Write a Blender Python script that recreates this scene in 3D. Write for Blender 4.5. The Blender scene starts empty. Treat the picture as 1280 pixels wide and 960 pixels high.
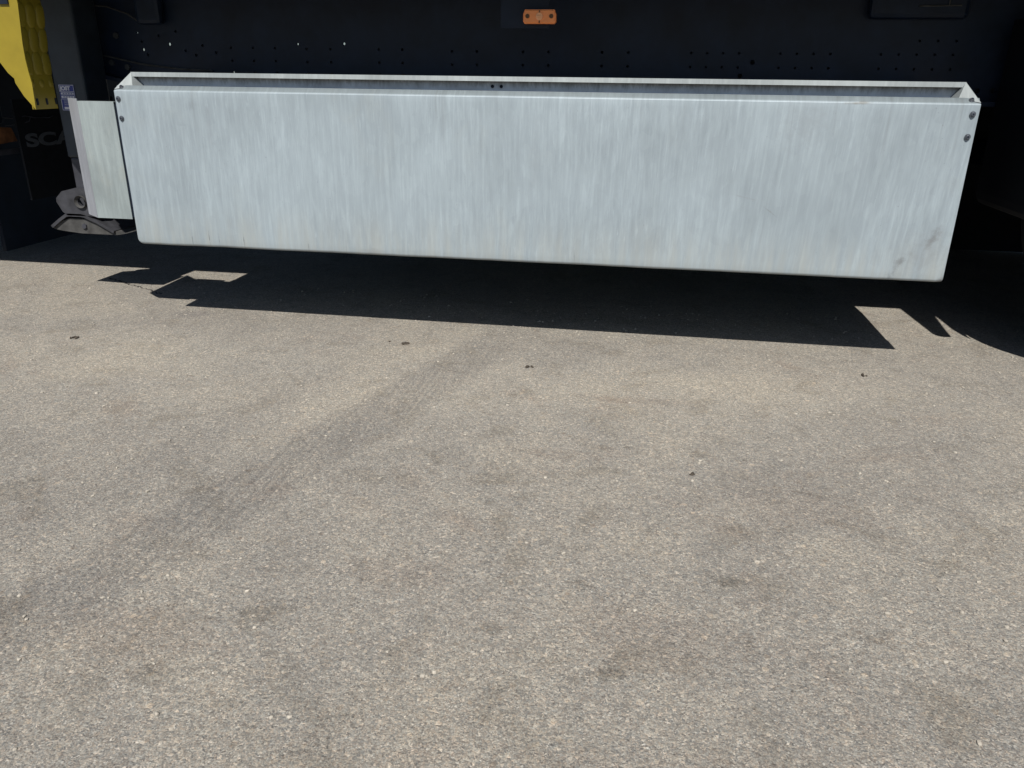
import bpy, bmesh, math, random
from mathutils import Vector, Matrix, noise

random.seed(7)
S = bpy.context.scene
COL = S.collection
R = math.radians

# ------------------------------------------------------------------ camera
CAM = (1.67984, -2.38031, 0.81891)
YAW, PITCH, ROLL, FPX = 0.16253, 0.37491, 0.01258, 970.0
cy, sy, cp, sp = math.cos(YAW), math.sin(YAW), math.cos(PITCH), math.sin(PITCH)
fw = Vector((-sy * cp, cy * cp, -sp)); rt = Vector((cy, sy, 0)); up = rt.cross(fw)
c_, s_ = math.cos(ROLL), math.sin(ROLL)
rt, up = c_ * rt + s_ * up, -s_ * rt + c_ * up
cam = bpy.data.cameras.new('camera'); cam.sensor_width = 36.0
cam.lens = FPX / 1280.0 * 36.0
cam.clip_start = 0.05; cam.clip_end = 2000.0
co = bpy.data.objects.new('camera', cam); COL.objects.link(co)
co.matrix_world = Matrix(((rt.x, up.x, -fw.x, CAM[0]), (rt.y, up.y, -fw.y, CAM[1]),
                          (rt.z, up.z, -fw.z, CAM[2]), (0, 0, 0, 1)))
S.camera = co

# ------------------------------------------------------------------ world, sun, exposure
SUNV = Vector((0.045, -0.79, 1.0)).normalized()
EL = math.asin(SUNV.z); AZ = math.atan2(SUNV.x, SUNV.y)
w = bpy.data.worlds.new("World"); S.world = w; w.use_nodes = True
nt = w.node_tree
sky = nt.nodes.new('ShaderNodeTexSky'); sky.sky_type = 'NISHITA'; sky.sun_disc = False
sky.sun_elevation = EL; sky.sun_rotation = AZ
bg = nt.nodes['Background']; bg.inputs['Strength'].default_value = 0.06
sky.ozone_density = 5.5
nt.links.new(sky.outputs[0], bg.inputs['Color'])
sl = bpy.data.lights.new('sun', 'SUN'); sl.energy = 5.0; sl.angle = R(0.5); sl.color = (1.0, 0.955, 0.89)
so = bpy.data.objects.new('sun', sl); COL.objects.link(so)
so.rotation_euler = SUNV.to_track_quat('Z', 'Y').to_euler(); so.location = (0, -3, 6)
S.view_settings.view_transform = 'Standard'; S.view_settings.look = 'None'
S.view_settings.exposure = 0.30; S.view_settings.gamma = 1.0
S.view_settings.use_curve_mapping = False

# ------------------------------------------------------------------ materials
class NT:
    def __init__(s, name):
        s.m = bpy.data.materials.new(name); s.m.use_nodes = True
        s.t = s.m.node_tree; s.b = s.t.nodes['Principled BSDF']
    def n(s, typ, **k):
        x = s.t.nodes.new(typ)
        for a, v in k.items():
            if a.startswith('i_'):
                x.inputs[a[2:].replace('_', ' ')].default_value = v
            else: setattr(x, a, v)
        return x
    def l(s, a, b): s.t.links.new(a, b)
    def coords(s, scale=(1, 1, 1), rot=(0, 0, 0), loc=(0, 0, 0)):
        tc = s.n('ShaderNodeTexCoord'); mp = s.n('ShaderNodeMapping')
        mp.inputs['Scale'].default_value = scale; mp.inputs['Rotation'].default_value = rot
        mp.inputs['Location'].default_value = loc
        s.l(tc.outputs['Object'], mp.inputs['Vector']); return mp.outputs[0]
    def noise(s, vec, scale, detail=4, rough=.55, dist=0):
        x = s.n('ShaderNodeTexNoise'); s.l(vec, x.inputs['Vector'])
        x.inputs['Scale'].default_value = scale; x.inputs['Detail'].default_value = detail
        x.inputs['Roughness'].default_value = rough; x.inputs['Distortion'].default_value = dist
        return x.outputs['Fac']
    def ramp(s, fac, stops, interp='LINEAR'):
        x = s.n('ShaderNodeValToRGB'); x.color_ramp.interpolation = interp
        e = x.color_ramp.elements
        while len(e) < len(stops): e.new(.5)
        for q, (p, c) in zip(e, stops):
            q.position = p; q.color = c if len(c) == 4 else (*c, 1)
        s.l(fac, x.inputs[0]); return x.outputs[0]
    def mix(s, fac, a, b, mode='MIX'):
        x = s.n('ShaderNodeMix', data_type='RGBA', blend_type=mode)
        for k, v in ((0, fac), (6, a), (7, b)):
            if hasattr(v, 'is_output'): s.l(v, x.inputs[k])
            else: x.inputs[k].default_value = v if k == 0 or len(v) == 4 else (*v, 1)
        return x.outputs[2]
    def math(s, op, a, b=0.0, c=0.0, clamp=False):
        x = s.n('ShaderNodeMath', operation=op); x.use_clamp = clamp
        for k, v in enumerate((a, b, c)):
            if hasattr(v, 'is_output'): s.l(v, x.inputs[k])
            else: x.inputs[k].default_value = v
        return x.outputs[0]
    def smooth(s, v, a, b):
        x = s.n('ShaderNodeMapRange', interpolation_type='SMOOTHSTEP')
        s.l(v, x.inputs[0]); x.inputs[1].default_value = a; x.inputs[2].default_value = b
        return x.outputs[0]
    def bump(s, h, strength, dist=.002):
        x = s.n('ShaderNodeBump'); x.inputs['Strength'].default_value = strength
        x.inputs['Distance'].default_value = dist
        s.l(h, x.inputs['Height']); s.l(x.outputs[0], s.b.inputs['Normal'])
    def out(s, col=None, rough=None, metal=0.0, spec=.5):
        for k, v in (('Base Color', col), ('Roughness', rough), ('Metallic', metal), ('Specular IOR Level', spec)):
            if v is None: continue
            if hasattr(v, 'is_output'): s.l(v, s.b.inputs[k])
            else: s.b.inputs[k].default_value = (*v, 1) if k == 'Base Color' else v
        return s.m

def plain(name, col, rough=.6, metal=0.0, spec=.5, var=.25, scale=18, bump=0.0):
    t = NT(name); v = t.coords()
    f = t.noise(v, scale, 5, .6)
    lo = tuple(c * (1 - var) for c in col); hi = tuple(min(1, c * (1 + var)) for c in col)
    colr = t.ramp(f, [(.3, lo), (.7, hi)])
    if bump: t.bump(t.noise(v, scale * 12, 3), bump, .001)
    return t.out(colr, rough, metal, spec)

def asphalt():
    t = NT('weathered asphalt'); v = t.coords()
    # aggregate chips of several sizes, irregular (warped) cells, each a stone of its own tone
    wn = t.n('ShaderNodeTexNoise'); wn.inputs['Scale'].default_value = 170; wn.inputs['Detail'].default_value = 3; t.l(v, wn.inputs['Vector'])
    ws = t.n('ShaderNodeVectorMath', operation='SCALE'); ws.inputs['Scale'].default_value = .0065; t.l(wn.outputs['Color'], ws.inputs[0])
    wa = t.n('ShaderNodeVectorMath', operation='ADD'); t.l(v, wa.inputs[0]); t.l(ws.outputs[0], wa.inputs[1])
    vw = wa.outputs[0]
    def chips(scale, stops, rnd=1.0):
        vo = t.n('ShaderNodeTexVoronoi', feature='F1'); vo.inputs['Scale'].default_value = scale
        vo.inputs['Randomness'].default_value = rnd; t.l(vw, vo.inputs['Vector'])
        sep = t.n('ShaderNodeSeparateColor'); t.l(vo.outputs['Color'], sep.inputs[0])
        return t.ramp(sep.outputs[0], stops), vo.outputs['Distance'], sep.outputs[1]
    c1, d1, r1 = chips(205, [(0, (.150, .147, .138)), (.35, (.205, .198, .180)), (.7, (.25, .240, .215)),
                             (.93, (.30, .282, .245)), (1, (.42, .385, .33))])
    c2, d2, r2 = chips(430, [(0, (.125, .123, .118)), (.4, (.20, .194, .178)), (.8, (.275, .263, .235)), (1, (.40, .38, .34))])
    c3, d3, r3 = chips(70, [(0, (.15, .13, .11)), (.5, (.25, .228, .19)), (1, (.42, .37, .30))])
    col = t.mix(t.math('MULTIPLY', t.math('GREATER_THAN', r1, .35), .75), c2, c1)
    big = t.math('MULTIPLY', t.math('GREATER_THAN', r3, .955), t.smooth(d3, .42, .30))
    col = t.mix(t.math('MULTIPLY', big, .7), col, c3)
    veins = t.noise(v, 115, 5, .68, .6)
    col = t.mix(1, col, t.ramp(veins, [(.30, (.74, .73, .72)), (.42, (.97, .97, .97)), (.7, (1.1, 1.1, 1.09))]), 'MULTIPLY')
    fine = t.noise(v, 400, 3, .75)
    col = t.mix(1, col, t.ramp(fine, [(.34, (.64, .64, .65)), (.5, (1, 1, 1)), (.66, (1.28, 1.27, 1.24))]), 'MULTIPLY')
    v2 = t.noise(t.coords((1, 1, 1), (0, 0, 0), (3.3, 8.1, 0)), 42, 6, .72, 1.0)
    ridge = t.math('ABSOLUTE', t.math('SUBTRACT', v2, .5))
    col = t.mix(t.math('MULTIPLY', t.math('SUBTRACT', 1.0, t.smooth(ridge, .0, .022)), .42), col, (.075, .07, .066))
    pit = t.noise(t.coords((1, 1, 1), (0, 0, 0), (1.3, 5.1, 0)), 150, 2, .6)
    col = t.mix(t.math('MULTIPLY', t.smooth(pit, .38, .30), .65), col, (.06, .056, .052))
    col = t.mix(1, col, (1.125, 1.10, 1.066), 'MULTIPLY')
    col = t.mix(.8, col, t.ramp(r2, [(.0, (1.09, .99, .93)), (.5, (1, 1, 1)), (1, (.93, .99, 1.05))]), 'MULTIPLY')
    # wear at large scale
    p1 = t.noise(v, 1.6, 5, .6, .4); p2 = t.noise(v, 6.5, 5, .65, .6); p3 = t.noise(v, 22, 3, .6)
    col = t.mix(1, col, t.ramp(p1, [(.28, (.86, .86, .87)), (.5, (1, 1, 1)), (.72, (1.12, 1.10, 1.06))]), 'MULTIPLY')
    col = t.mix(1, col, t.ramp(p2, [(.30, (.82, .80, .77)), (.46, (1, 1, 1)), (.68, (1.08, 1.07, 1.05))]), 'MULTIPLY')
    col = t.mix(1, col, t.ramp(p3, [(.28, (.86, .85, .84)), (.45, (1, 1, 1))]), 'MULTIPLY')
    sep = t.n('ShaderNodeSeparateXYZ'); t.l(v, sep.inputs[0]); X, Y = sep.outputs[0], sep.outputs[1]
    # tyre track rubbed in along a slanting line
    wob = t.math('MULTIPLY_ADD', p1, .03, -.015)
    u = t.math('ADD', t.math('MULTIPLY_ADD', Y, -.315, t.math('ADD', X, -1.222)), wob)
    band = t.math('SUBTRACT', 1.0, t.smooth(t.math('ABSOLUTE', u), .055, .13))
    band2 = t.math('SUBTRACT', 1.0, t.smooth(t.math('ABSOLUTE', t.math('ADD', u, .30)), .02, .12))
    streak = t.noise(t.coords((70, .3, 1), (0, 0, R(-17.5))), 1.0, 4, .6)
    st = t.smooth(streak, .25, .58)
    end = t.math('SUBTRACT', 1.0, t.smooth(Y, -.25, .15))
    track = t.math('MULTIPLY', t.math('MULTIPLY', t.math('ADD', t.math('MULTIPLY', band, .60), t.math('MULTIPLY', band2, .25)), st), t.math('MULTIPLY_ADD', end, .6, .4))
    col = t.mix(track, col, t.mix(1, col, (.65, .655, .685), 'MULTIPLY'))
    # brown stains, soft small oil patches
    s1 = t.noise(t.coords((1, 1, 1), (0, 0, 0), (7.3, 2.1, 0)), 3.3, 6, .72, .8)
    col = t.mix(t.math('MULTIPLY', t.smooth(s1, .54, .72), .5), col, t.mix(1, col, (.79, .70, .66), 'MULTIPLY'))
    vo = t.n('ShaderNodeTexVoronoi', feature='F1'); vo.inputs['Scale'].default_value = 5.0
    wv = t.n('ShaderNodeVectorMath', operation='ADD'); t.l(v, wv.inputs[0])
    nn = t.n('ShaderNodeTexNoise'); nn.inputs['Scale'].default_value = 45; t.l(v, nn.inputs['Vector'])
    sc = t.n('ShaderNodeVectorMath', operation='SCALE'); sc.inputs['Scale'].default_value = .05
    t.l(nn.outputs['Color'], sc.inputs[0]); t.l(sc.outputs[0], wv.inputs[1]); t.l(wv.outputs[0], vo.inputs['Vector'])
    sp_ = t.math('SUBTRACT', 1.0, t.smooth(vo.outputs['Distance'], .02, .075))
    sepc = t.n('ShaderNodeSeparateColor'); t.l(vo.outputs['Color'], sepc.inputs[0])
    sp_ = t.math('MULTIPLY', sp_, t.math('GREATER_THAN', sepc.outputs[0], .5))
    col = t.mix(t.math('MULTIPLY', sp_, .6), col, t.mix(1, col, (.5, .47, .45), 'MULTIPLY'))
    # one oil mark near the shade and one hairline crack
    def near(cx, cy_, rx, ry):
        a = t.math('MULTIPLY', t.math('ADD', X, -cx), 1 / rx); b = t.math('MULTIPLY', t.math('ADD', Y, -cy_), 1 / ry)
        d = t.math('SQRT', t.math('ADD', t.math('MULTIPLY', a, a), t.math('MULTIPLY', b, b)))
        d = t.math('ADD', d, t.math('ADD', t.math('MULTIPLY_ADD', p2, 1.0, -.5), t.math('MULTIPLY_ADD', veins, 2.2, -1.1)))
        return t.math('SUBTRACT', 1.0, t.smooth(d, .4, 1.0))
    col = t.mix(t.math('MULTIPLY', near(.07, .14, .085, .06), .5), col, t.mix(1, col, (.68, .68, .74), 'MULTIPLY'))
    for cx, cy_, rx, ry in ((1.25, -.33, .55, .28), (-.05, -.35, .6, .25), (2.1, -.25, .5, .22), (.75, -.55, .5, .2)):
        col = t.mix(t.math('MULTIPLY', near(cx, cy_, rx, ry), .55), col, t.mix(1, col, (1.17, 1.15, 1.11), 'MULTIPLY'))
    for cx, cy_, rx, ry in ((1.30, -1.27, .13, .06), (.93, -1.50, .16, .09), (1.70, -.38, .20, .035), (1.52, -.75, .15, .04), (2.05, -.9, .22, .10), (1.75, -1.35, .2, .1)):
        col = t.mix(t.math('MULTIPLY', near(cx, cy_, rx, ry), .26), col, t.mix(1, col, (.72, .635, .60), 'MULTIPLY'))
    for cx, cy_, rx, ry, am in ((1.851, -0.687, 0.036, 0.025, 0.75), (1.734, -1.051, 0.03, 0.021, 0.5), (1.881, -1.187, 0.028, 0.02, 0.6), (1.489, -1.383, 0.03, 0.021, 0.6), (1.618, -1.245, 0.03, 0.021, 0.55), (1.405, -0.995, 0.02, 0.014, 0.6), (2.435, -0.604, 0.03, 0.021, 0.4), (1.109, -1.404, 0.05, 0.035, 0.35), (1.016, -1.572, 0.05, 0.035, 0.5), (0.939, -0.049, 0.03, 0.021, 0.5), (1.151, -1.611, 0.03, 0.021, 0.4), (2.098, -1.303, 0.03, 0.021, 0.35), (1.678, -1.451, 0.02, 0.014, 0.5)):
        col = t.mix(t.math('MULTIPLY', near(cx, cy_, rx, ry), am * .62), col, t.mix(1, col, (.42, .40, .385), 'MULTIPLY'))
    cw = t.math('MULTIPLY_ADD', t.noise(v, 30, 3, .6), .06, -.03)
    cd = t.math('ABSOLUTE', t.math('ADD', t.math('MULTIPLY_ADD', X, .525, t.math('ADD', Y, -.267)), cw))
    crk = t.math('MULTIPLY', t.math('LESS_THAN', cd, .0045), t.math('MULTIPLY', t.math('GREATER_THAN', X, -.56), t.math('LESS_THAN', X, -.2)))
    col = t.mix(crk, col, (.035, .032, .03))
    h = t.math('ADD', t.math('MULTIPLY', d1, -.5), t.math('ADD', t.math('MULTIPLY', veins, 1.5), t.math('MULTIPLY', fine, .7)))
    t.bump(h, .7, .0035)
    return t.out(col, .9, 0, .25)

def galvanised(name, base, dirt=(.33, .34, .30), warm=.25, streak_scale=1.0, contrast=1.0, slant=0.0, rough=.55, metal=.15):
    t = NT(name); v = t.coords()
    k = contrast
    def sv(scale, loc=(0, 0, 0)):
        # drip direction leans over towards the far right end
        sp3 = t.n('ShaderNodeSeparateXYZ'); t.l(v, sp3.inputs[0])
        lean = t.math('MULTIPLY', t.smooth(sp3.outputs[0], 1.55, 2.2), -.05)
        cb = t.n('ShaderNodeCombineXYZ')
        t.l(t.math('MULTIPLY_ADD', t.math('MULTIPLY_ADD', sp3.outputs[2], lean, sp3.outputs[0]), scale[0], loc[0]), cb.inputs[0])
        t.l(t.math('MULTIPLY_ADD', sp3.outputs[1], scale[1], loc[1]), cb.inputs[1])
        t.l(t.math('MULTIPLY_ADD', sp3.outputs[2], scale[2], loc[2]), cb.inputs[2])
        return cb.outputs[0]
    def sh(x): return tuple(max(0, min(1, c * x)) for c in base)
    big = t.noise(t.coords((1.2, 1, .7), (0, slant, 0)), 2.6 * streak_scale, 4, .55, .3)
    col = t.ramp(big, [(.3, sh(1 - .12 * k)), (.52, sh(1)), (.72, sh(1 + .09 * k))])
    wob = t.n('ShaderNodeVectorMath', operation='ADD')
    a = t.noise(sv((30, 3, 3.2)), 1.0 * streak_scale, 6, .62, .3)
    col = t.mix(.75, col, t.ramp(a, [(.33, (.945, .945, .95)), (.5, (1, 1, 1)), (.66, (1.05, 1.05, 1.05))]), 'MULTIPLY')
    b = t.noise(sv((95, 8, 6.0), (3, 0, 0)), 1.0 * streak_scale, 5, .7, .25)
    col = t.mix(.85, col, t.ramp(b, [(.36, (.94, .94, .94)), (.5, (1, 1, 1)), (.66, (1.13, 1.13, 1.125))]), 'MULTIPLY')
    patch = t.smooth(t.noise(t.coords((1.6, 2, 2.4), (0, 0, 0), (5, 2, 7)), 1.5, 4, .6, .4), .36, .62)
    b2 = t.noise(sv((60, 8, 8), (11, 0, 3)), 1.0 * streak_scale, 6, .72, .5)
    col = t.mix(patch, col, t.mix(1, col, t.ramp(b2, [(.36, (.925, .928, .93)), (.5, (1, 1, 1)), (.62, (1.085, 1.085, 1.085))]), 'MULTIPLY'))
    spg = t.n('ShaderNodeTexVoronoi', feature='F1'); spg.inputs['Scale'].default_value = 46; t.l(t.coords((1, 1, .55)), spg.inputs['Vector'])
    sps = t.n('ShaderNodeSeparateColor'); t.l(spg.outputs['Color'], sps.inputs[0])
    col = t.mix(.45, col, t.ramp(sps.outputs[0], [(0, (.94, .94, .945)), (1, (1.06, 1.06, 1.055))]), 'MULTIPLY')
    # sharp pale drip flecks
    d = t.noise(sv((120, 8, 14), (0, 4, 1)), 1.0 * streak_scale, 4, .62, .3)
    gate = t.smooth(t.noise(t.coords((3, 2, 3), (0, 0, 0), (2, 2, 5)), 1.3, 3), .48, .66)
    fl = t.math('MULTIPLY', t.smooth(d, .56, .68), gate)
    col = t.mix(t.math('MULTIPLY', fl, .85), col, sh(1.17))
    # dull stain blotches
    e = t.noise(t.coords((2, 1, 1.2), (0, 0, 0), (9, 1, 3)), 3.5, 5, .65, .5)
    col = t.mix(t.math('MULTIPLY', t.smooth(e, .56, .74), .08 + warm * .8), col, dirt)
    sp_ = t.noise(v, 160, 2, .5)
    col = t.mix(t.math('MULTIPLY', t.smooth(sp_, .70, .76), .35), col, (.12, .12, .12))
    t.bump(t.math('ADD', a, t.math('MULTIPLY', t.noise(v, 90, 3), .4)), .10, .002)
    return t, col, rough, metal

def front_galv():
    t, col, rough, metal = galvanised('weathered galvanised sheet', (.270, .318, .345), warm=.03)
    v = t.coords(); sep = t.n('ShaderNodeSeparateXYZ'); t.l(v, sep.inputs[0]); X, Z = sep.outputs[0], sep.outputs[2]
    p_ = t.noise(t.coords((9, 2, 1), (0, 0, 0), (2, 1, 2)), 1.0, 3, .6)
    # road dirt along the lower edge, two black scuffs at one lower corner, scratches
    lowz = t.math('SUBTRACT', 1.0, t.smooth(Z, .0, .17))
    n1 = t.noise(t.coords((22, 2, 2.5)), 1.0, 5, .65)
    col = t.mix(t.math('MULTIPLY', t.math('MULTIPLY', lowz, t.smooth(n1, .3, .7)), .55), col, (.33, .34, .31))
    def scuff(cx, cz, ang, lx, lz, amt, colr=(.12, .125, .13)):
        nonlocal col
        ca, sa = math.cos(ang), math.sin(ang)
        dx = t.math('ADD', X, -cx); dz = t.math('ADD', Z, -cz)
        a = t.math('MULTIPLY', t.math('ADD', t.math('MULTIPLY', dx, ca), t.math('MULTIPLY', dz, sa)), 1 / lx)
        b = t.math('MULTIPLY', t.math('ADD', t.math('MULTIPLY', dx, -sa), t.math('MULTIPLY', dz, ca)), 1 / lz)
        dd = t.math('SQRT', t.math('ADD', t.math('MULTIPLY', a, a), t.math('MULTIPLY', b, b)))
        dd = t.math('ADD', dd, t.math('MULTIPLY_ADD', t.noise(v, 38, 5, .75), 3.0, -1.4))
        col = t.mix(t.math('MULTIPLY', t.math('SUBTRACT', 1.0, t.smooth(dd, -.1, 1.15)), amt), col, colr)
    scuff(2.50, .130, R(66), .045, .016, .62)
    scuff(2.425, .055, R(62), .050, .016, .60)
    scuff(2.49, .09, R(55), .11, .07, .34, (.2, .21, .21))
    scuff(2.545, .008, R(60), .02, .012, .75, (.1, .1, .1))
    scuff(2.11, .44, R(80), .11, .09, .30, (.2, .22, .23))
    scuff(2.24, .488, R(2), .05, .005, .6, (.14, .12, .09))
    scuff(2.04, .19, R(-35), .035, .003, .55, (.16, .17, .17))
    scuff(1.97, .225, R(-12), .06, .003, .35, (.2, .2, .2))
    scuff(.26, .45, R(10), .03, .02, .22, (.13, .14, .15))
    for px, hh, am in ((.20, .025, .5), (.262, .04, .8), (.297, .03, .55), (.385, .035, .75), (.61, .02, .5), (.74, .03, .3), (1.48, .03, .35)):
        scuff(px, .006 + hh * .7, R(91), hh, .0024, am, (.10, .105, .11))
    run = t.smooth(t.noise(t.coords((24, 2, .5), (0, 0, 0), (4, 1, 2)), 1.0, 4, .65), .57, .70)
    run = t.math('MULTIPLY', run, t.smooth(t.math('ADD', Z, t.math('MULTIPLY', p_, .25)), .38, .62))
    col = t.mix(t.math('MULTIPLY', run, .40), col, (.17, .185, .19))
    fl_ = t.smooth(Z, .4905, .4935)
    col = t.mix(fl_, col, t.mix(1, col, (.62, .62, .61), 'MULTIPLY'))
    scuff(.83, .012, R(0), .06, .018, .45, (.22, .23, .23))
    scuff(.31, .40, R(88), .10, .012, .3, (.22, .24, .26))
    scuff(1.35, .30, R(88), .16, .02, .18, (.22, .24, .26))
    return t.out(col, rough, metal, .4)

def simple_galv(name, base, warm, contrast, dirt=(.33, .33, .28)):
    t, col, rough, metal = galvanised(name, base, dirt=dirt, warm=warm, contrast=contrast)
    return t.out(col, rough, metal, .4)

def trough_mat():
    t = NT('stained trough sheet'); v = t.coords()
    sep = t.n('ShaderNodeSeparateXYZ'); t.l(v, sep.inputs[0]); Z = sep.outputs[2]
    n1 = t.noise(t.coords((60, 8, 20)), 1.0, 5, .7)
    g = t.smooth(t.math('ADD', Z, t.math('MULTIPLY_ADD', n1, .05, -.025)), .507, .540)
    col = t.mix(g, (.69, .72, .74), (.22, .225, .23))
    n2 = t.noise(t.coords((14, 8, 4)), 1.0, 4, .6)
    col = t.mix(.6, col, t.ramp(n2, [(.35, (.75, .75, .75)), (.65, (1.1, 1.1, 1.1))]), 'MULTIPLY')
    return t.out(col, .6, .1, .4)

M = dict(
    asphalt=asphalt(), front=front_galv(),
    lip=simple_galv('galvanised edge strip', (.262, .290, .295), .15, 1.6),
    side=simple_galv('dull galvanised side sheet', (.262, .303, .305), .22, 1.9),
    flange=simple_galv('grey galvanised fold', (.30, .315, .345), .1, .8),
    trough=trough_mat(),
    black=plain('black chassis paint', (.0075, .0165, .0370), .5, 0, .35, .35, 9),
    dull=plain('matt black steel', (.0050, .0100, .0205), .6, 0, .3, .3, 12),
    plastic=plain('black mudguard plastic', (.004, .005, .0075), .6, 0, .25, .3, 10),
    rubber=plain('black rubber', (.0055, .0070, .010), .75, 0, .25, .35, 30, .2),
    leg=plain('dark blue grey leg paint', (.026, .035, .046), .5, 0, .4, .25, 14),
    steel=plain('grey steel inner leg', (.045, .047, .057), .5, .2, .4, .3, 20, .1),
    footm=plain('worn cast foot', (.032, .033, .039), .65, .1, .4, .45, 25, .3),
    pad=plain('dusty foot plate', (.052, .052, .051), .8, 0, .3, .4, 25, .3),
    screw=plain('zinc screw', (.13, .14, .16), .35, .7, .5, .3, 200),
    yellow=plain('yellow mudguard plastic', (.235, .180, .016), .45, 0, .4, .10, 14),
    orange=plain('amber lamp lens', (.85, .26, .055), .25, 0, .5, .06, 60),
    element=plain('clear lamp element', (.80, .36, .14), .15, 0, .5, .15, 200),
    hole=plain('dark screw recess', (.10, .06, .03), .7, 0, .2, .2, 100),
    blue=plain('blue sticker', (.022, .036, .20), .4, 0, .4, .15, 60),
    white=plain('white sticker print', (.55, .56, .62), .5, 0, .4, .08, 80),
    grey=plain('grey moulded letters', (.085, .095, .11), .6, 0, .3, .2, 60),
    rust=plain('rusty brown steel', (.16, .07, .03), .8, 0, .2, .5, 30, .3),
    tarp=plain('dark blue curtain tarpaulin', (.03, .04, .07), .5, 0, .3, .12, 2),
    rim=plain('grey wheel steel', (.25, .26, .27), .5, .4, .4, .2, 20),
    bolt=plain('grey bolt head', (.07, .075, .08), .5, .3, .4, .2, 60),
    edge=plain('pale weld and edge highlight', (.075, .078, .078), .6, .2, .3, .4, 30),  # pale tone shared by the weld bead and the painted edge highlights
    crumb=plain('dark dried mud', (.055, .046, .037), .9, 0, .2, .5, 90, .3),
    grit=plain('pale loose grit', (.34, .31, .26), .85, 0, .3, .45, 60),
)

# ------------------------------------------------------------------ builders
def link(name, me, mat, parent=None):
    o = bpy.data.objects.new(name, me); COL.objects.link(o)
    if mat: me.materials.clear(); me.materials.append(mat)
    if parent: o.parent = parent
    return o
def origin(parent):
    v = Vector((0, 0, 0)); p = parent
    while p: v += p.location; p = p.parent
    return v
def obj(name, bm, mat, parent=None, smooth=False, base=None):
    """bm is in world coordinates; it becomes one mesh with its origin at its parent's base"""
    bmesh.ops.recalc_face_normals(bm, faces=bm.faces)
    o0 = origin(parent) if parent else Vector(base or (0, 0, 0))
    bmesh.ops.translate(bm, verts=bm.verts, vec=-o0)
    me = bpy.data.meshes.new(name); bm.to_mesh(me); bm.free()
    if smooth:
        for p in me.polygons: p.use_smooth = True
    o = link(name, me, mat, parent)
    if not parent: o.location = o0
    return o
def thing(name, loc, label, cat, group=None):
    o = bpy.data.objects.new(name, None); COL.objects.link(o); o.location = loc
    o.empty_display_size = .1
    o['label'] = label; o['category'] = cat
    if group: o['group'] = group
    return o
def B(): return bmesh.new()
def box(bm, x0, x1, y0, y1, z0, z1, bev=0.0):
    r = bmesh.ops.create_cube(bm, size=1.0)
    for v in r['verts']:
        v.co = Vector((x0 + (v.co.x + .5) * (x1 - x0), y0 + (v.co.y + .5) * (y1 - y0), z0 + (v.co.z + .5) * (z1 - z0)))
    if bev:
        es = list({e for v in r['verts'] for e in v.link_edges})
        bmesh.ops.bevel(bm, geom=es, offset=bev, segments=2, affect='EDGES', profile=.5)
    return bm
def prism(bm, pts, axis, a, b):
    """closed polygon extruded along axis; pts are the two other coordinates in xyz order"""
    def P(p, t):
        return {'x': (t, p[0], p[1]), 'y': (p[0], t, p[1]), 'z': (p[0], p[1], t)}[axis]
    v0 = [bm.verts.new(P(p, a)) for p in pts]; v1 = [bm.verts.new(P(p, b)) for p in pts]
    n = len(pts)
    bm.faces.new(v0); bm.faces.new(v1[::-1])
    for i in range(n): bm.faces.new((v0[i], v0[(i + 1) % n], v1[(i + 1) % n], v1[i]))
    return bm
def cyl(bm, c, axis, r, h, seg=20, r2=None):
    """cylinder from point c along axis for length h"""
    a = Vector(axis).normalized(); q = a.to_track_quat('Z', 'Y').to_matrix().to_4x4()
    m = Matrix.Translation(Vector(c) + a * h / 2) @ q
    bmesh.ops.create_cone(bm, cap_ends=True, segments=seg, radius1=r, radius2=r if r2 is None else r2, depth=h, matrix=m)
    return bm
def tube(bm, pts, r, seg=8):
    pts = [Vector(p) for p in pts]; rings = []
    for i, p in enumerate(pts):
        d = (pts[min(i + 1, len(pts) - 1)] - pts[max(i - 1, 0)]).normalized()
        x = d.cross(Vector((0, 0, 1)) if abs(d.z) < .9 else Vector((1, 0, 0))).normalized(); y = d.cross(x)
        rings.append([bm.verts.new(p + r * (math.cos(6.2832 * k / seg) * x + math.sin(6.2832 * k / seg) * y)) for k in range(seg)])
    for a, b in zip(rings, rings[1:]):
        for k in range(seg): bm.faces.new((a[k], a[(k + 1) % seg], b[(k + 1) % seg], b[k]))
    bm.faces.new(rings[0]); bm.faces.new(rings[-1][::-1])
    return bm
def lathe(bm, prof, c, seg=64):
    """profile of (radius, y) pairs turned about the y axis through c"""
    rings = [[bm.verts.new((c[0] + r * math.cos(6.28319 * k / seg), c[1] + y, c[2] + r * math.sin(6.28319 * k / seg)))
              for k in range(seg)] for r, y in prof]
    n = len(rings)
    for i in range(n):
        a, b = rings[i], rings[(i + 1) % n]
        for k in range(seg): bm.faces.new((a[k], a[(k + 1) % seg], b[(k + 1) % seg], b[k]))
    return bm
def offset_profile(pts, t):
    """turn an open polyline into a closed thin outline of thickness t (to its left)"""
    out = []
    for i, p in enumerate(pts):
        a = Vector(pts[max(i - 1, 0)]); b = Vector(pts[min(i + 1, len(pts) - 1)])
        d = (b - a).normalized(); n = Vector((-d.y, d.x)); out.append(tuple(Vector(p) + n * t))
    return list(pts) + out[::-1]
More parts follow.
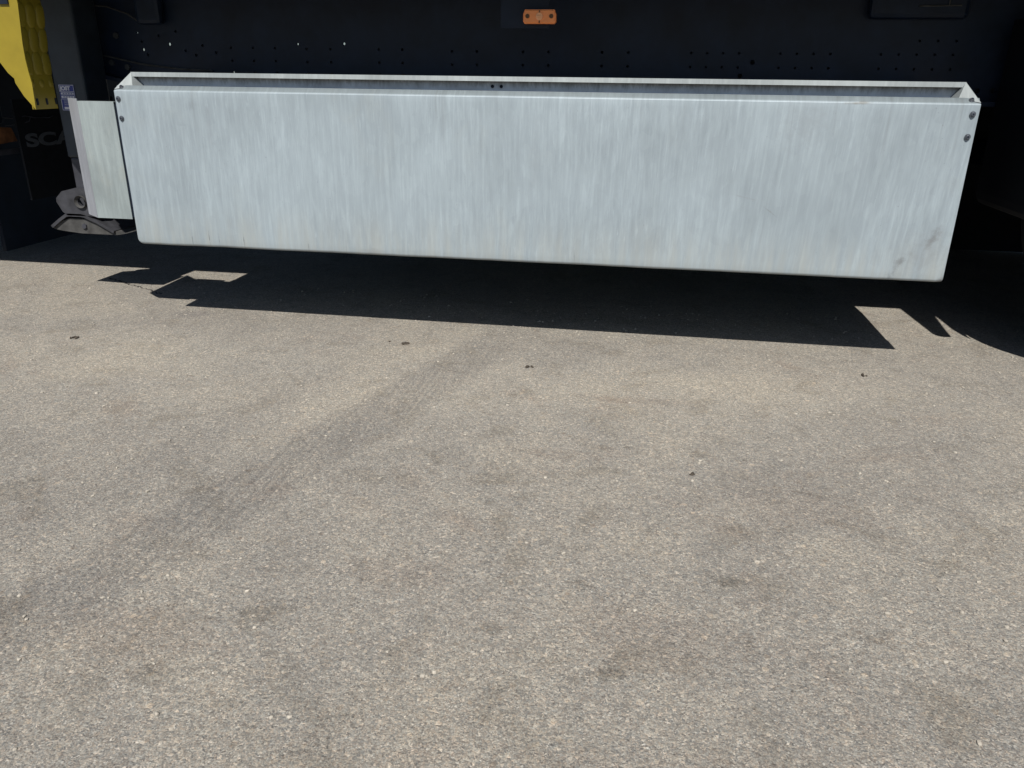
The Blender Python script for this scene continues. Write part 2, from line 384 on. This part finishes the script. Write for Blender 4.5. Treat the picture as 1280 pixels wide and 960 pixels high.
def flat_holes(name, outer, holes, thick, y, mat, parent):
    """plate in the xz plane with real round (or any) holes, from a filled 2D curve"""
    cu = bpy.data.curves.new(name, 'CURVE'); cu.dimensions = '2D'; cu.fill_mode = 'BOTH'; cu.extrude = thick / 2
    for poly in [outer] + holes:
        s = cu.splines.new('POLY'); s.points.add(len(poly) - 1)
        for q, p in zip(s.points, poly): q.co = (p[0], p[1], 0, 1)
        s.use_cyclic_u = True
    tmp = bpy.data.objects.new(name, cu); COL.objects.link(tmp)
    dg = bpy.context.evaluated_depsgraph_get(); dg.update()
    me = bpy.data.meshes.new_from_object(tmp.evaluated_get(dg))
    bpy.data.objects.remove(tmp); bpy.data.curves.remove(cu)
    o0 = origin(parent)
    me.transform(Matrix.Translation(Vector((0, y + thick / 2, 0)) - o0) @ Matrix.Rotation(R(90), 4, 'X'))
    return link(name, me, mat, parent)
def circle(x, z, r, n=10): return [(x + r * math.cos(6.28319 * k / n), z + r * math.sin(6.28319 * k / n)) for k in range(n)]
def lettering(name, text, size, mat, parent, world, depth=.0006, sx=1.0, bold=0.0):
    """flat letters; world maps the text plane (x right, y up) into the scene"""
    cu = bpy.data.curves.new(name, 'FONT'); cu.body = text; cu.size = size; cu.extrude = depth; cu.offset = bold
    tmp = bpy.data.objects.new(name, cu); COL.objects.link(tmp)
    dg = bpy.context.evaluated_depsgraph_get(); dg.update()
    me = bpy.data.meshes.new_from_object(tmp.evaluated_get(dg))
    bpy.data.objects.remove(tmp); bpy.data.curves.remove(cu)
    me.transform(Matrix.Translation(-origin(parent)) @ world @ Matrix.Scale(sx, 4, (1, 0, 0)))
    return link(name, me, mat, parent)

# ------------------------------------------------------------------ ground
bm = B()
v = [bm.verts.new(p) for p in ((-400, -400, 0), (400, -400, 0), (400, 400, 0), (-400, 400, 0))]
bm.faces.new(v)
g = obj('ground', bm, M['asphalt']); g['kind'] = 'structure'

# ------------------------------------------------------------------ trailer
trailer = thing('semi_trailer', (0, 0.5, 0), 'black shaded trailer chassis above the long metal box, with small amber marker lamp', 'trailer')
WY = 0.48
holes = []
def row(px0, dx, n, z, r=.0043): 
    for k in range(n): holes.append(circle(px0 + dx * k, z, r))
for z in (.905, .862, .822):
    row(1.80, .0515, 4, z); row(2.085, .052, 4, z); row(2.395, .054, 5, z)
    row(.985, .088, 2, z, .005); row(1.235, .088, 2, z, .005); row(1.505, .088, 2, z, .005)
    row(.45, .09, 2, z + .004, .005); row(.72, .085, 2, z + .004, .005); row(.16, .085, 3, z + .006, .0048)
row(2.505, .054, 3, .945)
holes += [circle(2.0, .878, .008), circle(1.965, .836, .008)]
row(2.66, .045, 4, .800, .008)
for hx, hz in ((-.02, .90), (.02, .885), (.05, .918), (.1, .895), (-.14, 1.0), (-.12, .95), (-.19, .93), (-.05, .965)):
    holes.append(circle(hx, hz, .0055))
pin = [(-.205, .960), (-.190, .903), (-.173, .886), (-.082, .922), (.418, .925), (.592, .927)]
holes += [circle(x, z, (.0036, .0056, .0058, .0060, .0040, .0048)[i]) for i, (x, z) in enumerate(pin)]
web = [(-1.9, 1.25), (-1.9, .98), (-.75, .90), (-.40, .83), (-.1, .768), (6.5, .768), (6.5, 1.25)]
flat_holes('chassis_beam', web, holes, .008, WY, M['black'], trailer)
# far beam: holes added on camera sight lines so daylight shows in the pin holes
sight_holes = []
for (x, z) in pin:
    dx, dy, dz = x - CAM[0], WY - CAM[1], z - CAM[2]; k = (1.96 - CAM[1]) / dy
    sight_holes.append((CAM[0] + dx * k, CAM[2] + dz * k))
flat_holes('chassis_beam', web, [circle(a, b, .0165, 14) for a, b in sight_holes], .008, 1.96, M['black'], trailer)
for y in (WY, 1.964):
    bm = B()
    pts = [(-1.9, .98), (-.75, .90), (-.40, .83), (-.1, .768), (6.5, .768)]
    prism(bm, offset_profile(pts, -.014), 'y', y - .06, y + .07)
    obj('beam_flange', bm, M['black'], trailer)
# bead of the neck reinforcement, bolt heads
bm = B(); tube(bm, [(-.60, WY - .006, .905), (-.34, WY - .007, .880), (-.20, WY - .007, .853), (-.05, WY - .007, .838), (.08, WY - .006, .833)], .0035, 6)
obj('weld_seam', bm, M['edge'], trailer)
for (x, z) in ((-.325, .857), (-.262, .842), (-.29, .950)):
    bm = B(); cyl(bm, (x, WY - .0005, z), (0, -1, 0), .011, .008, 6); obj('bolt', bm, M['bolt'], trailer)
# cargo floor, rails, cross members, curtain body
bm = B(); box(bm, -2.3, 11.2, -.06, 2.50, 1.255, 1.30); obj('cargo_floor', bm, M['dull'], trailer)
for y0, y1 in ((-.09, -.06), (2.50, 2.53)):
    bm = B(); box(bm, -2.3, 11.2, y0, y1, 1.078, 1.30); obj('side_rail', bm, M['black'], trailer)
bm = B(); box(bm, -2.3, 11.2, -.09, 2.53, 1.304, 4.0, .02); obj('curtain_body', bm, M['tarp'], trailer)
for k in range(22):
    bm = B(); box(bm, -2.2 + .6 * k, -2.12 + .6 * k, -.055, WY - .008, 1.17, 1.25); obj('cross_member', bm, M['dull'], trailer)
# small hangers under the floor edge
for x0, x1, z0 in ((-.175, -.075, .985), (2.33, 2.62, 1.005)):
    bm = B(); box(bm, x0, x1, WY - .05, WY - .01, z0, 1.168, .015); obj('hanger_bracket', bm, M['black'], trailer)
bm = B(); tube(bm, [(-.60, WY - .02, 1.055), (-.42, WY - .02, 1.052), (-.30, WY - .02, 1.046), (-.22, WY - .02, 1.022), (-.17, WY - .02, .99)], .003, 6)
obj('edge_highlight', bm, M['edge'], trailer)  # pale tube standing in for the highlight on the neck plate edge
bm = B(); tube(bm, [(2.47, WY - .055, 1.040), (2.59, WY - .055, 1.042)], .0025, 6); tube(bm, [(2.555, WY - .055, 1.041), (2.55, WY - .055, 1.17)], .002, 6)
obj('edge_highlight', bm, M['edge'], trailer)  # pale tubes painted in as the light edges of the bracket
# unseen far-side plate, added to keep light out below the floor
bm = B(); box(bm, .02, 2.75, 2.40, 2.41, .10, 1.10); obj('far_light_blocker', bm, M['dull'], trailer)
bm = B(); box(bm, 2.76, 7.0, 2.035, 2.045, .006, 1.02); obj('inner_dark_backing', bm, M['rubber'], trailer)  # dark plate added to hide the brighter ground beyond the wheels
# amber marker lamp
lx0, lx1, lz0, lz1, ly = 1.303, 1.397, .9655, 1.002, .03
bm = B()
prism(bm, [(lx0 + .004, lz0), (lx1 - .004, lz0), (lx1, lz0 + .006), (lx1, lz1 - .012), (lx1 - .005, lz1), (lx0 + .005, lz1), (lx0, lz1 - .012), (lx0, lz0 + .006)], 'y', ly, ly + .022)
bmesh.ops.bevel(bm, geom=[e for e in bm.edges if all(abs(v.co.y - ly) < 1e-5 for v in e.verts)], offset=.003, segments=3, affect='EDGES')
lamp = obj('marker_lamp', bm, M['orange'], trailer)
xm = (lx0 + lx1) / 2; zm = (lz0 + lz1) / 2
for x in (lx0 + .013, lx1 - .013):
    bm = B(); cyl(bm, (x, ly + .001, zm + .001), (0, -1, 0), .0058, .003, 16); obj('screw', bm, M['hole'], lamp)
bm = B(); cyl(bm, (xm, ly + .001, zm), (0, -1, 0), .010, .004, 20); box(bm, xm - .0085, xm + .0085, ly - .0045, ly - .0031, zm - .002, zm + .002); obj('lamp_element', bm, M['element'], lamp)
for z0, z1 in ((lz0 + .001, zm - .0105), (zm + .0105, lz1 - .002)):
    bm = B(); box(bm, xm - .0015, xm + .0015, ly - .0012, ly - .0004, z0, z1); obj('lens_rib', bm, M['hole'], lamp)
bm = B(); box(bm, 1.235, 1.375, ly + .0225, ly + .028, .955, 1.254); obj('lamp_bracket', bm, M['dull'], trailer)

# landing leg
bm = B(); box(bm, -.447, -.322, .30, .43, .526, 1.25, .008)
leg = obj('landing_leg', bm, M['leg'], trailer)
bm = B(); box(bm, -.441, -.328, .306, .424, .40, .5255, .006); obj('inner_leg', bm, M['steel'], leg)
bk = [(-.497, .402), (-.525, .376), (-.527, .362), (-.508, .325), (-.49, .312), (-.36, .312), (-.35, .36), (-.36, .405), (-.43, .418)]
ob = flat_holes('foot_bracket', bk, [circle(-.421, .366, .016, 18)], .012, .296, M['footm'], leg)
flat_holes('foot_bracket', bk, [], .012, .42, M['footm'], leg)
bm = B()
rr = [bm.verts.new((-.421 + r * math.cos(6.28319 * k / 24), y, .366 + r * math.sin(6.28319 * k / 24))) for r, y in ((.017, .297), (.023, .286), (.023, .297)) for k in range(24)]
for a in range(2):
    for k in range(24): bm.faces.new((rr[a * 24 + k], rr[a * 24 + (k + 1) % 24], rr[a * 24 + 24 + (k + 1) % 24], rr[a * 24 + 24 + k]))
obj('pivot_ring', bm, M['pad'], leg)
bm = B(); cyl(bm, (-.421, .33, .366), (0, 1, 0), .0155, .09, 18); obj('pivot_pin', bm, M['dull'], leg)
arch = [(-.572, .270), (-.532, .298), (-.503, .316), (-.49, .319), (-.435, .319), (-.420, .316), (-.370, .296), (-.305, .260)]
bm = B(); prism(bm, offset_profile(arch, -.011), 'y', .296, .47); obj('foot_plate', bm, M['footm'], leg)
pad = [(-.574, .266), (-.566, .256), (-.53, .250), (-.45, .243), (-.30, .243), (-.262, .250), (-.30, .256), (-.335, .264), (-.37, .284), (-.42, .298), (-.49, .300), (-.545, .280)]
bm = B(); prism(bm, pad, 'y', .306, .46); obj('foot_pad', bm, M['pad'], leg)
bm = B(); cyl(bm, (-.432, .307, .272), (0, -1, 0), .010, .008, 6); obj('bolt', bm, M['steel'], leg)
# maker's sticker on the leg
TX = Matrix.Rotation(R(90), 4, 'X')
def xz(x, y, z): return Matrix.Translation((x, y, z)) @ TX
bm = B(); box(bm, -.4275, -.367, .2985, .2998, .692, .780); stick = obj('sticker', bm, M['blue'], leg)
bm = B(); yy = (.2976, .2984)
for x0, x1, z0, z1 in ((-.4265, -.368, .7775, .7792), (-.4265, -.4252, .757, .7775), (-.3692, -.368, .7, .7775), (-.4265, -.3692, .756, .7575),
                       (-.4225, -.372, .7465, .7535), (-.4225, -.372, .735, .7425), (-.4245, -.3692, .7305, .732), (-.418, -.378, .6965, .7045), (-.4265, -.4252, .693, .7305), (-.4252, -.3692, .693, .6942)):
    box(bm, x0, x1, yy[0], yy[1], z0, z1)
obj('sticker_print', bm, M['white'], leg)
lettering('sticker_lettering', 'JOST', .0185, M['white'], leg, xz(-.4225, .298, .7612), .0004, 1.0, .0011)
bm = B()
for z in (.7495, .7385): 
    for k in range(4): box(bm, -.415 + k * .0105, -.408 + k * .0105, .2968, .2974, z - .0012, z + .0014)
obj('sticker_small_print', bm, M['blue'], leg)
bm = B()
for z in (.724, .7175, .711): box(bm, -.416, -.39, .2977, .2983, z, z + .0012)
obj('sticker_small_print', bm, M['white'], leg)

# trailer wheels, mudguard, axle
def wheel(parent, cx, y0, width, r=.5, far=False):
    bm = B(); h = width
    prof = [(.29, .03), (.31, .0), (.36, -.005), (.43, .0), (.475, .015), (r - .006, .045), (r, .07), (r, h - .07), (r - .006, h - .045), (.475, h - .015), (.43, h), (.36, h + .005), (.31, h), (.29, h - .03)]
    t = obj('tyre', lathe(bm, prof, (cx, y0, r)), M['rubber'], parent, True)
    bm = B()
    lathe(bm, [(.289, .03), (.289, h - .03), (.275, h - .03), (.27, .10), (.12, .13), (.10, .05), (.04, .05), (.04, .14), (.26, .145), (.275, .03)], (cx, y0, r), 48)
    obj('rim', bm, M['rim'], t, True)
for k in range(3):
    wheel(trailer, 3.352 + 1.31 * k, .0, .38); wheel(trailer, 3.352 + 1.31 * k, 2.06, .38)
    bm = B(); cyl(bm, (3.352 + 1.31 * k, .3, .5), (0, 1, 0), .065, 1.9, 18); obj('axle', bm, M['dull'], trailer)
bm = B()
ton = [(2.738, 1.0), (2.738, .50), (2.742, .478), (2.752, .464), (2.765, .458), (2.785, .462), (2.792, .474), (2.80, .55), (2.85, .90), (2.857, .96), (2.857, 1.0)]
prism(bm, ton, 'y', .045, .40)
obj('mudguard_flap', bm, M['plastic'], trailer)
bm = B()
gd = [(2.845, 1.04), (2.838, .80), (2.834, .67), (2.841, .58), (2.852, .525)]
for k in range(9):
    a = R(172 - 19.0 * k); gd.append((3.352 + .508 * math.cos(a), .5 + .508 * math.sin(a)))
gd += [(3.95, .6), (3.95, 1.04)]
prism(bm, gd, 'y', -.02, .40); obj('mudguard', bm, M['plastic'], trailer)

# ------------------------------------------------------------------ storage box
BL, BZ, BT = 2.55, 0.28, 0.7705
sbox = thing('storage_box', (0, 0, BZ), 'long weathered galvanised steel box slung under the trailer, with open slot along its top', 'storage box')
# front sheet: folded profile swept along x with faint oil-canning
prof = [(.10, BZ + .002), (.016, BZ + .002)]
for k in range(6):
    a = R(270 - 18 * k); prof.append((.012 + .012 * math.cos(a), BZ + .012 + .0105 * math.sin(a)))
nz = 26
for k in range(1, nz): prof.append((0.0, BZ + .012 + (BT - .0035 - BZ - .012) * k / nz))
for k in range(5):
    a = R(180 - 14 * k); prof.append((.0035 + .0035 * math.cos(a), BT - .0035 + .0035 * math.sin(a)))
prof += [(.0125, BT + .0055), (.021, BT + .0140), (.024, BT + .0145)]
xs = [0, .001, .003, .007, .012, .02] + [.02 + (BL - .04) * k / 120 for k in range(1, 120)] + [BL - .02, BL - .012, BL - .007, BL - .003, BL - .001, BL]
def lift(x):
    rr_ = .013 if x < 1 else .003; d = min(x, BL - x)
    return 0 if d >= rr_ else rr_ - math.sqrt(max(0, rr_ ** 2 - (rr_ - d) ** 2))
bm = B(); rows = []
for x in xs:
    rw = []
    for (y, z) in prof:
        edge = min(1, (z - BZ) / .12) * min(1, (BT - z) / .05 if z < BT else 0)
        nb = .0028 * noise.noise((x * 2.2, z * 4, 3.1)) + .0009 * noise.noise((x * 9, z * 9, 1.7))
        wob = .0012 * noise.noise((x * 5, 0, 9)) + .0006 * noise.noise((x * 21, 0, 4))
        zz = z + (lift(x) * max(0, 1 - (z - BZ) / .04) if y < .05 else 0) + wob * (1 if z < BZ + .03 else 0)
        if x > BL - .03 and z < BZ + .03: zz += .004 * (x - BL + .03) / .03 * noise.noise((x * 90, z * 90, 2))
        rw.append(bm.verts.new((x, y + (nb * edge if y == 0.0 else 0), zz)))
    rows.append(rw)
for a, b in zip(rows, rows[1:]):
    for i in range(len(prof) - 1): bm.faces.new((a[i], a[i + 1], b[i + 1], b[i]))
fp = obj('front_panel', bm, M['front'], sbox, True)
sm = fp.modifiers.new('sheet', 'SOLIDIFY'); sm.thickness = .0025; sm.offset = -1
# end walls with the cheek that leans in to the raised rear edge
for sgn, x0 in ((1, 0.0), (-1, BL)):
    bm = B()
    a, b = x0 + sgn * .0028, x0 + sgn * .0058
    prism(bm, [(.004, BZ + .016), (.004, BT - .001), (.44, BT - .001), (.44, BZ + .004), (.05, BZ + .004)], 'x', min(a, b), max(a, b))
    obj('end_wall', bm, M['side'], sbox)
    bm = B(); prism(bm, [(x0 + sgn * .002, BT + .0005), (x0 + sgn * .028, BT + .0535), (x0 + sgn * .031, BT + .0515), (x0 + sgn * .006, BT + .0005)], 'y', .064, .44)
    obj('upper_end_wall', bm, M['side'], sbox)
    bm = B()
    tri = [Vector((x0 + sgn * .001, .003, BT + .003)), Vector((x0 + sgn * .028, .062, BT + .0535)), Vector((x0 + sgn * .056, .088, BT + .009)), Vector((x0 + sgn * .05, .026, BT + .0125))]
    n = (tri[1] - tri[0]).cross(tri[2] - tri[0]).normalized()
    f0 = [bm.verts.new(p) for p in tri]; f1 = [bm.verts.new(p - n * .0025 * (1 if n.z > 0 else -1)) for p in tri]
    bm.faces.new(f0); bm.faces.new(f1[::-1])
    for i in range(4): bm.faces.new((f0[i], f0[(i + 1) % 4], f1[(i + 1) % 4], f1[i]))
    obj('corner_cheek', bm, M['lip'], sbox)
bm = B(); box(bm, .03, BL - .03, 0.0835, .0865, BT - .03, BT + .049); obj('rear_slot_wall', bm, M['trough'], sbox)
bm = B(); prism(bm, [(.058, BT + .0405), (.060, BT + .054), (.44, BT + .054), (.44, BT + .0515), (.0625, BT + .0515), (.0605, BT + .0405)], 'x', .027, BL - .027)
obj('top_edge_strip', bm, M['lip'], sbox)
bm = B(); box(bm, .007, BL - .007, .06, .44, BZ + .0052, BZ + .0082); obj('floor_sheet', bm, M['side'], sbox)
bm = B(); box(bm, .007, BL - .007, .4405, .4435, BZ + .004, BT + .045); obj('rear_wall', bm, M['side'], sbox)
for x in (1.205, 1.232):
    bm = B(); cyl(bm, (x, .0832, BT + .026), (0, -1, 0), .005, .004, 10); obj('rivet', bm, M['dull'], sbox)
def screw(p, nrm):
    bm = B(); n = Vector(nrm).normalized(); p = Vector(p)
    cyl(bm, p, n, .0078, .0018, 20); cyl(bm, p + n * .0018, n, .0060, .0040, 20, .0042)
    s = obj('screw', bm, M['screw'], sbox)
    bm = B(); cyl(bm, p + n * .00585, n, .0026, .0007, 6); obj('socket', bm, M['dull'], s)
for x, z in ((.012, .745), (.013, .686), (2.534, .744), (2.533, .686)): screw((x, -.001, z), (0, -1, 0))
for x in (.018, 2.530): screw((x, .0155, BT + .0085), (0, -.6, .8))
# short sheet beside the box
bm = B(); box(bm, -.1605, -.0300, .030, .033, .359, .735); box(bm, -.1605, -.0300, .0335, .05, .732, .735)
obj('side_sheet', bm, M['side'], sbox)
bm = B(); prism(bm, [(-.1598, .0292), (-.1598, .0327), (-.2365, .0925), (-.2382, .0900)], 'z', .359, .742)
obj('folded_flange', bm, M['flange'], sbox)

bm = B(); box(bm, -.055, .0015, .0345, .0375, .365, .728); obj('seam_dark_backing', bm, M['dull'], sbox)  # black strip added behind the gap: keeps the seam dark, stops light leaking

# ------------------------------------------------------------------ tractor unit
tractor = thing('truck_tractor', (-1.2, 0.5, 0), 'rear of a tractor unit with yellow dimpled mudguard and dark lettered mud flap', 'truck')
side = [(-.249, .709), (-.282, .749), (-.303, .787), (-.304, .801), (-.322, .817), (-.342, .847), (-.385, .91), (-.43, .975), (-.465, 1.03), (-.465, 1.05),
        (-.242, 1.05), (-.239, 1.012), (-.2455, .946), (-.250, .900), (-.251, .855), (-.249, .82), (-.245, .785)]
bm = B(); prism(bm, side, 'y', -.05, -.046); fender = obj('mudguard', bm, M['yellow'], tractor)
# rear face of the mudguard with its raised dimples
ctrl = [(1.05, -.256), (1.012, -.254), (.946, -.2595), (.900, -.264), (.855, -.266), (.82, -.266), (.785, -.265), (.709, -.264)]
def fx(z):
    for (z0, x0), (z1, x1) in zip(ctrl, ctrl[1:]):
        if z1 <= z <= z0: return x0 + (x1 - x0) * (z0 - z) / (z0 - z1)
    return ctrl[-1][1]
def dimple(y, z):
    h = 0
    if z > .815:
        for r0, zc in enumerate((.985, .915, .845)):
            for c in range(4):
                yc = -.050 + .021 + .042 * c
                q = ((y - yc) / .0205) ** 2 + ((z - zc) / .0365) ** 2
                if q < 1: h = max(h, .0065 * math.sqrt(1 - q))
    else:
        for c in range(3):
            q = ((y - (-.028 + .042 * c)) / .010) ** 2 + ((z - .787) / .012) ** 2
            if q < 1: h = max(h, .0045 * (1 - q))
    return h
bm = B(); ny, nzz = 84, 150; grid = []
for j in range(nzz + 1):
    z = .709 + (1.05 - .709) * j / nzz
    grid.append([bm.verts.new((fx(z) + dimple(-.046 + .112 * i / ny, z), -.0458 + .112 * i / ny, z)) for i in range(ny + 1)])
for j in range(nzz):
    for i in range(ny): bm.faces.new((grid[j][i], grid[j][i + 1], grid[j + 1][i + 1], grid[j + 1][i]))
rf = obj('dimpled_face', bm, M['yellow'], fender, True)
sm = rf.modifiers.new('shell', 'SOLIDIFY'); sm.thickness = .003; sm.offset = -1
for c in range(3):
    y = -.022 + .042 * c
    bm = B(); prism(bm, [(y - .004, .722), (y + .004, .722), (y + .005, .728), (y + .004, .742), (y - .004, .742), (y - .005, .736)], 'x', fx(.73) - .001, fx(.73) + .0042)
    obj('slot', bm, M['dull'], fender)
bm = B(); box(bm, -.30, -.268, -.056, -.0505, 1.012, 1.048); obj('mudguard_clip', bm, M['dull'], fender)
# mud flap with lettering
bm = B(); box(bm, -.812, -.804, .50, 1.12, .33, .72); flap = obj('mud_flap', bm, M['rubber'], tractor)
ROTY = Matrix(((0, 0, 1, 0), (1, 0, 0, 0), (0, 1, 0, 0), (0, 0, 0, 1)))
lettering('flap_lettering', 'SCANIA', .070, M['grey'], flap, Matrix.Translation((-.8035, .530, .538)) @ ROTY, .0015, 2.15, .0026)
wheel(tractor, -1.84, .04, .60); wheel(tractor, -1.84, 1.80, .60)
bm = B(); box(bm, -1.22, -1.20, .74, 2.2, .05, .88); obj('rear_dark_backing', bm, M['dull'], tractor)  # dark plate added to block the bright far ground behind the flap
bm = B(); box(bm, -4.5, -1.23, .78, .86, .60, .85); box(bm, -4.5, -1.23, 1.55, 1.63, .60, .85); obj('chassis_rails', bm, M['dull'], tractor)
bm = B(); prism(bm, [(.38, .625), (.515, .612), (.535, .56), (.38, .55)], 'x', -.86, -.845); obj('rusty_bracket', bm, M['rust'], tractor)
bm = B(); box(bm, -.862, -.854, .38, .555, .510, .532); obj('bracket_rib', bm, M['steel'], tractor)
bm = B(); box(bm, -.88, -.82, .38, .46, .63, .72, .01); obj('rear_hose_block', bm, M['dull'], tractor)
bm = B(); tube(bm, [(-.83, .45, .655), (-.82, .50, .648), (-.80, .55, .656), (-.80, .60, .648), (-.80, .68, .645), (-.81, .75, .66)], .0022, 6)
tube(bm, [(-.83, .47, .622), (-.81, .53, .625), (-.80, .565, .635), (-.80, .575, .648)], .002, 6); obj('cable', bm, M['steel'], tractor)
bm = B(); cyl(bm, (-1.84, .2, .5), (0, 1, 0), .09, 2.0, 18); obj('axle', bm, M['dull'], tractor)

# ------------------------------------------------------------------ crumbs of dried mud on the asphalt
def crumb(x, y, size, label, seed, flat=.35, elong=1.6):
    size *= .74; rnd = random.Random(seed); bm = B()
    for k in range(rnd.randint(4, 7)):
        m = Matrix.Translation((rnd.uniform(-.5, .5) * size * elong, rnd.uniform(-.45, .45) * size, size * .13)) @ Matrix.Rotation(rnd.uniform(0, 6), 4, 'Z') @ Matrix.Diagonal((rnd.uniform(.2, .5) * size * 1.3, rnd.uniform(.15, .4) * size, rnd.uniform(.6, 1.1) * size * flat, 1))
        r = bmesh.ops.create_icosphere(bm, subdivisions=2, radius=1.0, matrix=m)
        for v in r['verts']: v.co += Vector((noise.noise(v.co * 160 + Vector((seed, 0, 0))), noise.noise(v.co * 160 + Vector((0, seed, 0))), noise.noise(v.co * 170))) * size * .16
    o = obj('mud_crumb', bm, M['crumb']); o.location = (x, y, .001)
    o['label'] = label; o['category'] = 'dirt'; o['group'] = 'dark mud crumbs on the asphalt'
crumb(.936, -.041, .017, 'dark mud crumb just in front of the box shadow, left of the middle', 1)
crumb(1.373, -.178, .016, 'flat dark mud crumb below the middle of the long box shadow', 2)
crumb(1.828, -0.793, .012, 'dark mud crumb beside a soft dark stain on open asphalt right of centre', 3)
crumb(2.37, -.055, .015, 'dark mud crumb under the right end of the long box shadow', 4)
crumb(-.15, -.204, .018, 'dark mud crumb on sunlit asphalt farthest left, in front of the notched shadow', 5)
crumb(.88, -.03, .008, 'tiny dark mud crumb just left of a larger one near the shadow edge', 6)

# loose grit over the near asphalt
rnd = random.Random(11)
tmpl = bmesh.new(); bmesh.ops.create_icosphere(tmpl, subdivisions=1, radius=1.0)
TV = [v.co.copy() for v in tmpl.verts]; TF = [[v.index for v in f.verts] for f in tmpl.faces]; tmpl.free()
verts, faces = [], []
for k in range(4200):
    x, y = rnd.uniform(-1.2, 3.6), rnd.uniform(-1.95, .6)
    s = .0012 + .0034 * rnd.random() ** 4
    m = Matrix.Rotation(rnd.uniform(0, 6.28), 3, 'Z') @ Matrix.Diagonal((s * rnd.uniform(.8, 1.5), s * rnd.uniform(.7, 1.1), s * rnd.uniform(.5, .8)))
    b = len(verts)
    for q in TV: verts.append(m @ (q * rnd.uniform(.75, 1.2)) + Vector((x, y, s * .35)))
    faces += [[b + i for i in f] for f in TF]
me = bpy.data.meshes.new('loose_grit'); me.from_pydata(verts, [], faces)
o = link('loose_grit', me, M['grit']); o['kind'] = 'stuff'; o['label'] = 'pale loose grit scattered over the sunlit asphalt'; o['category'] = 'grit'
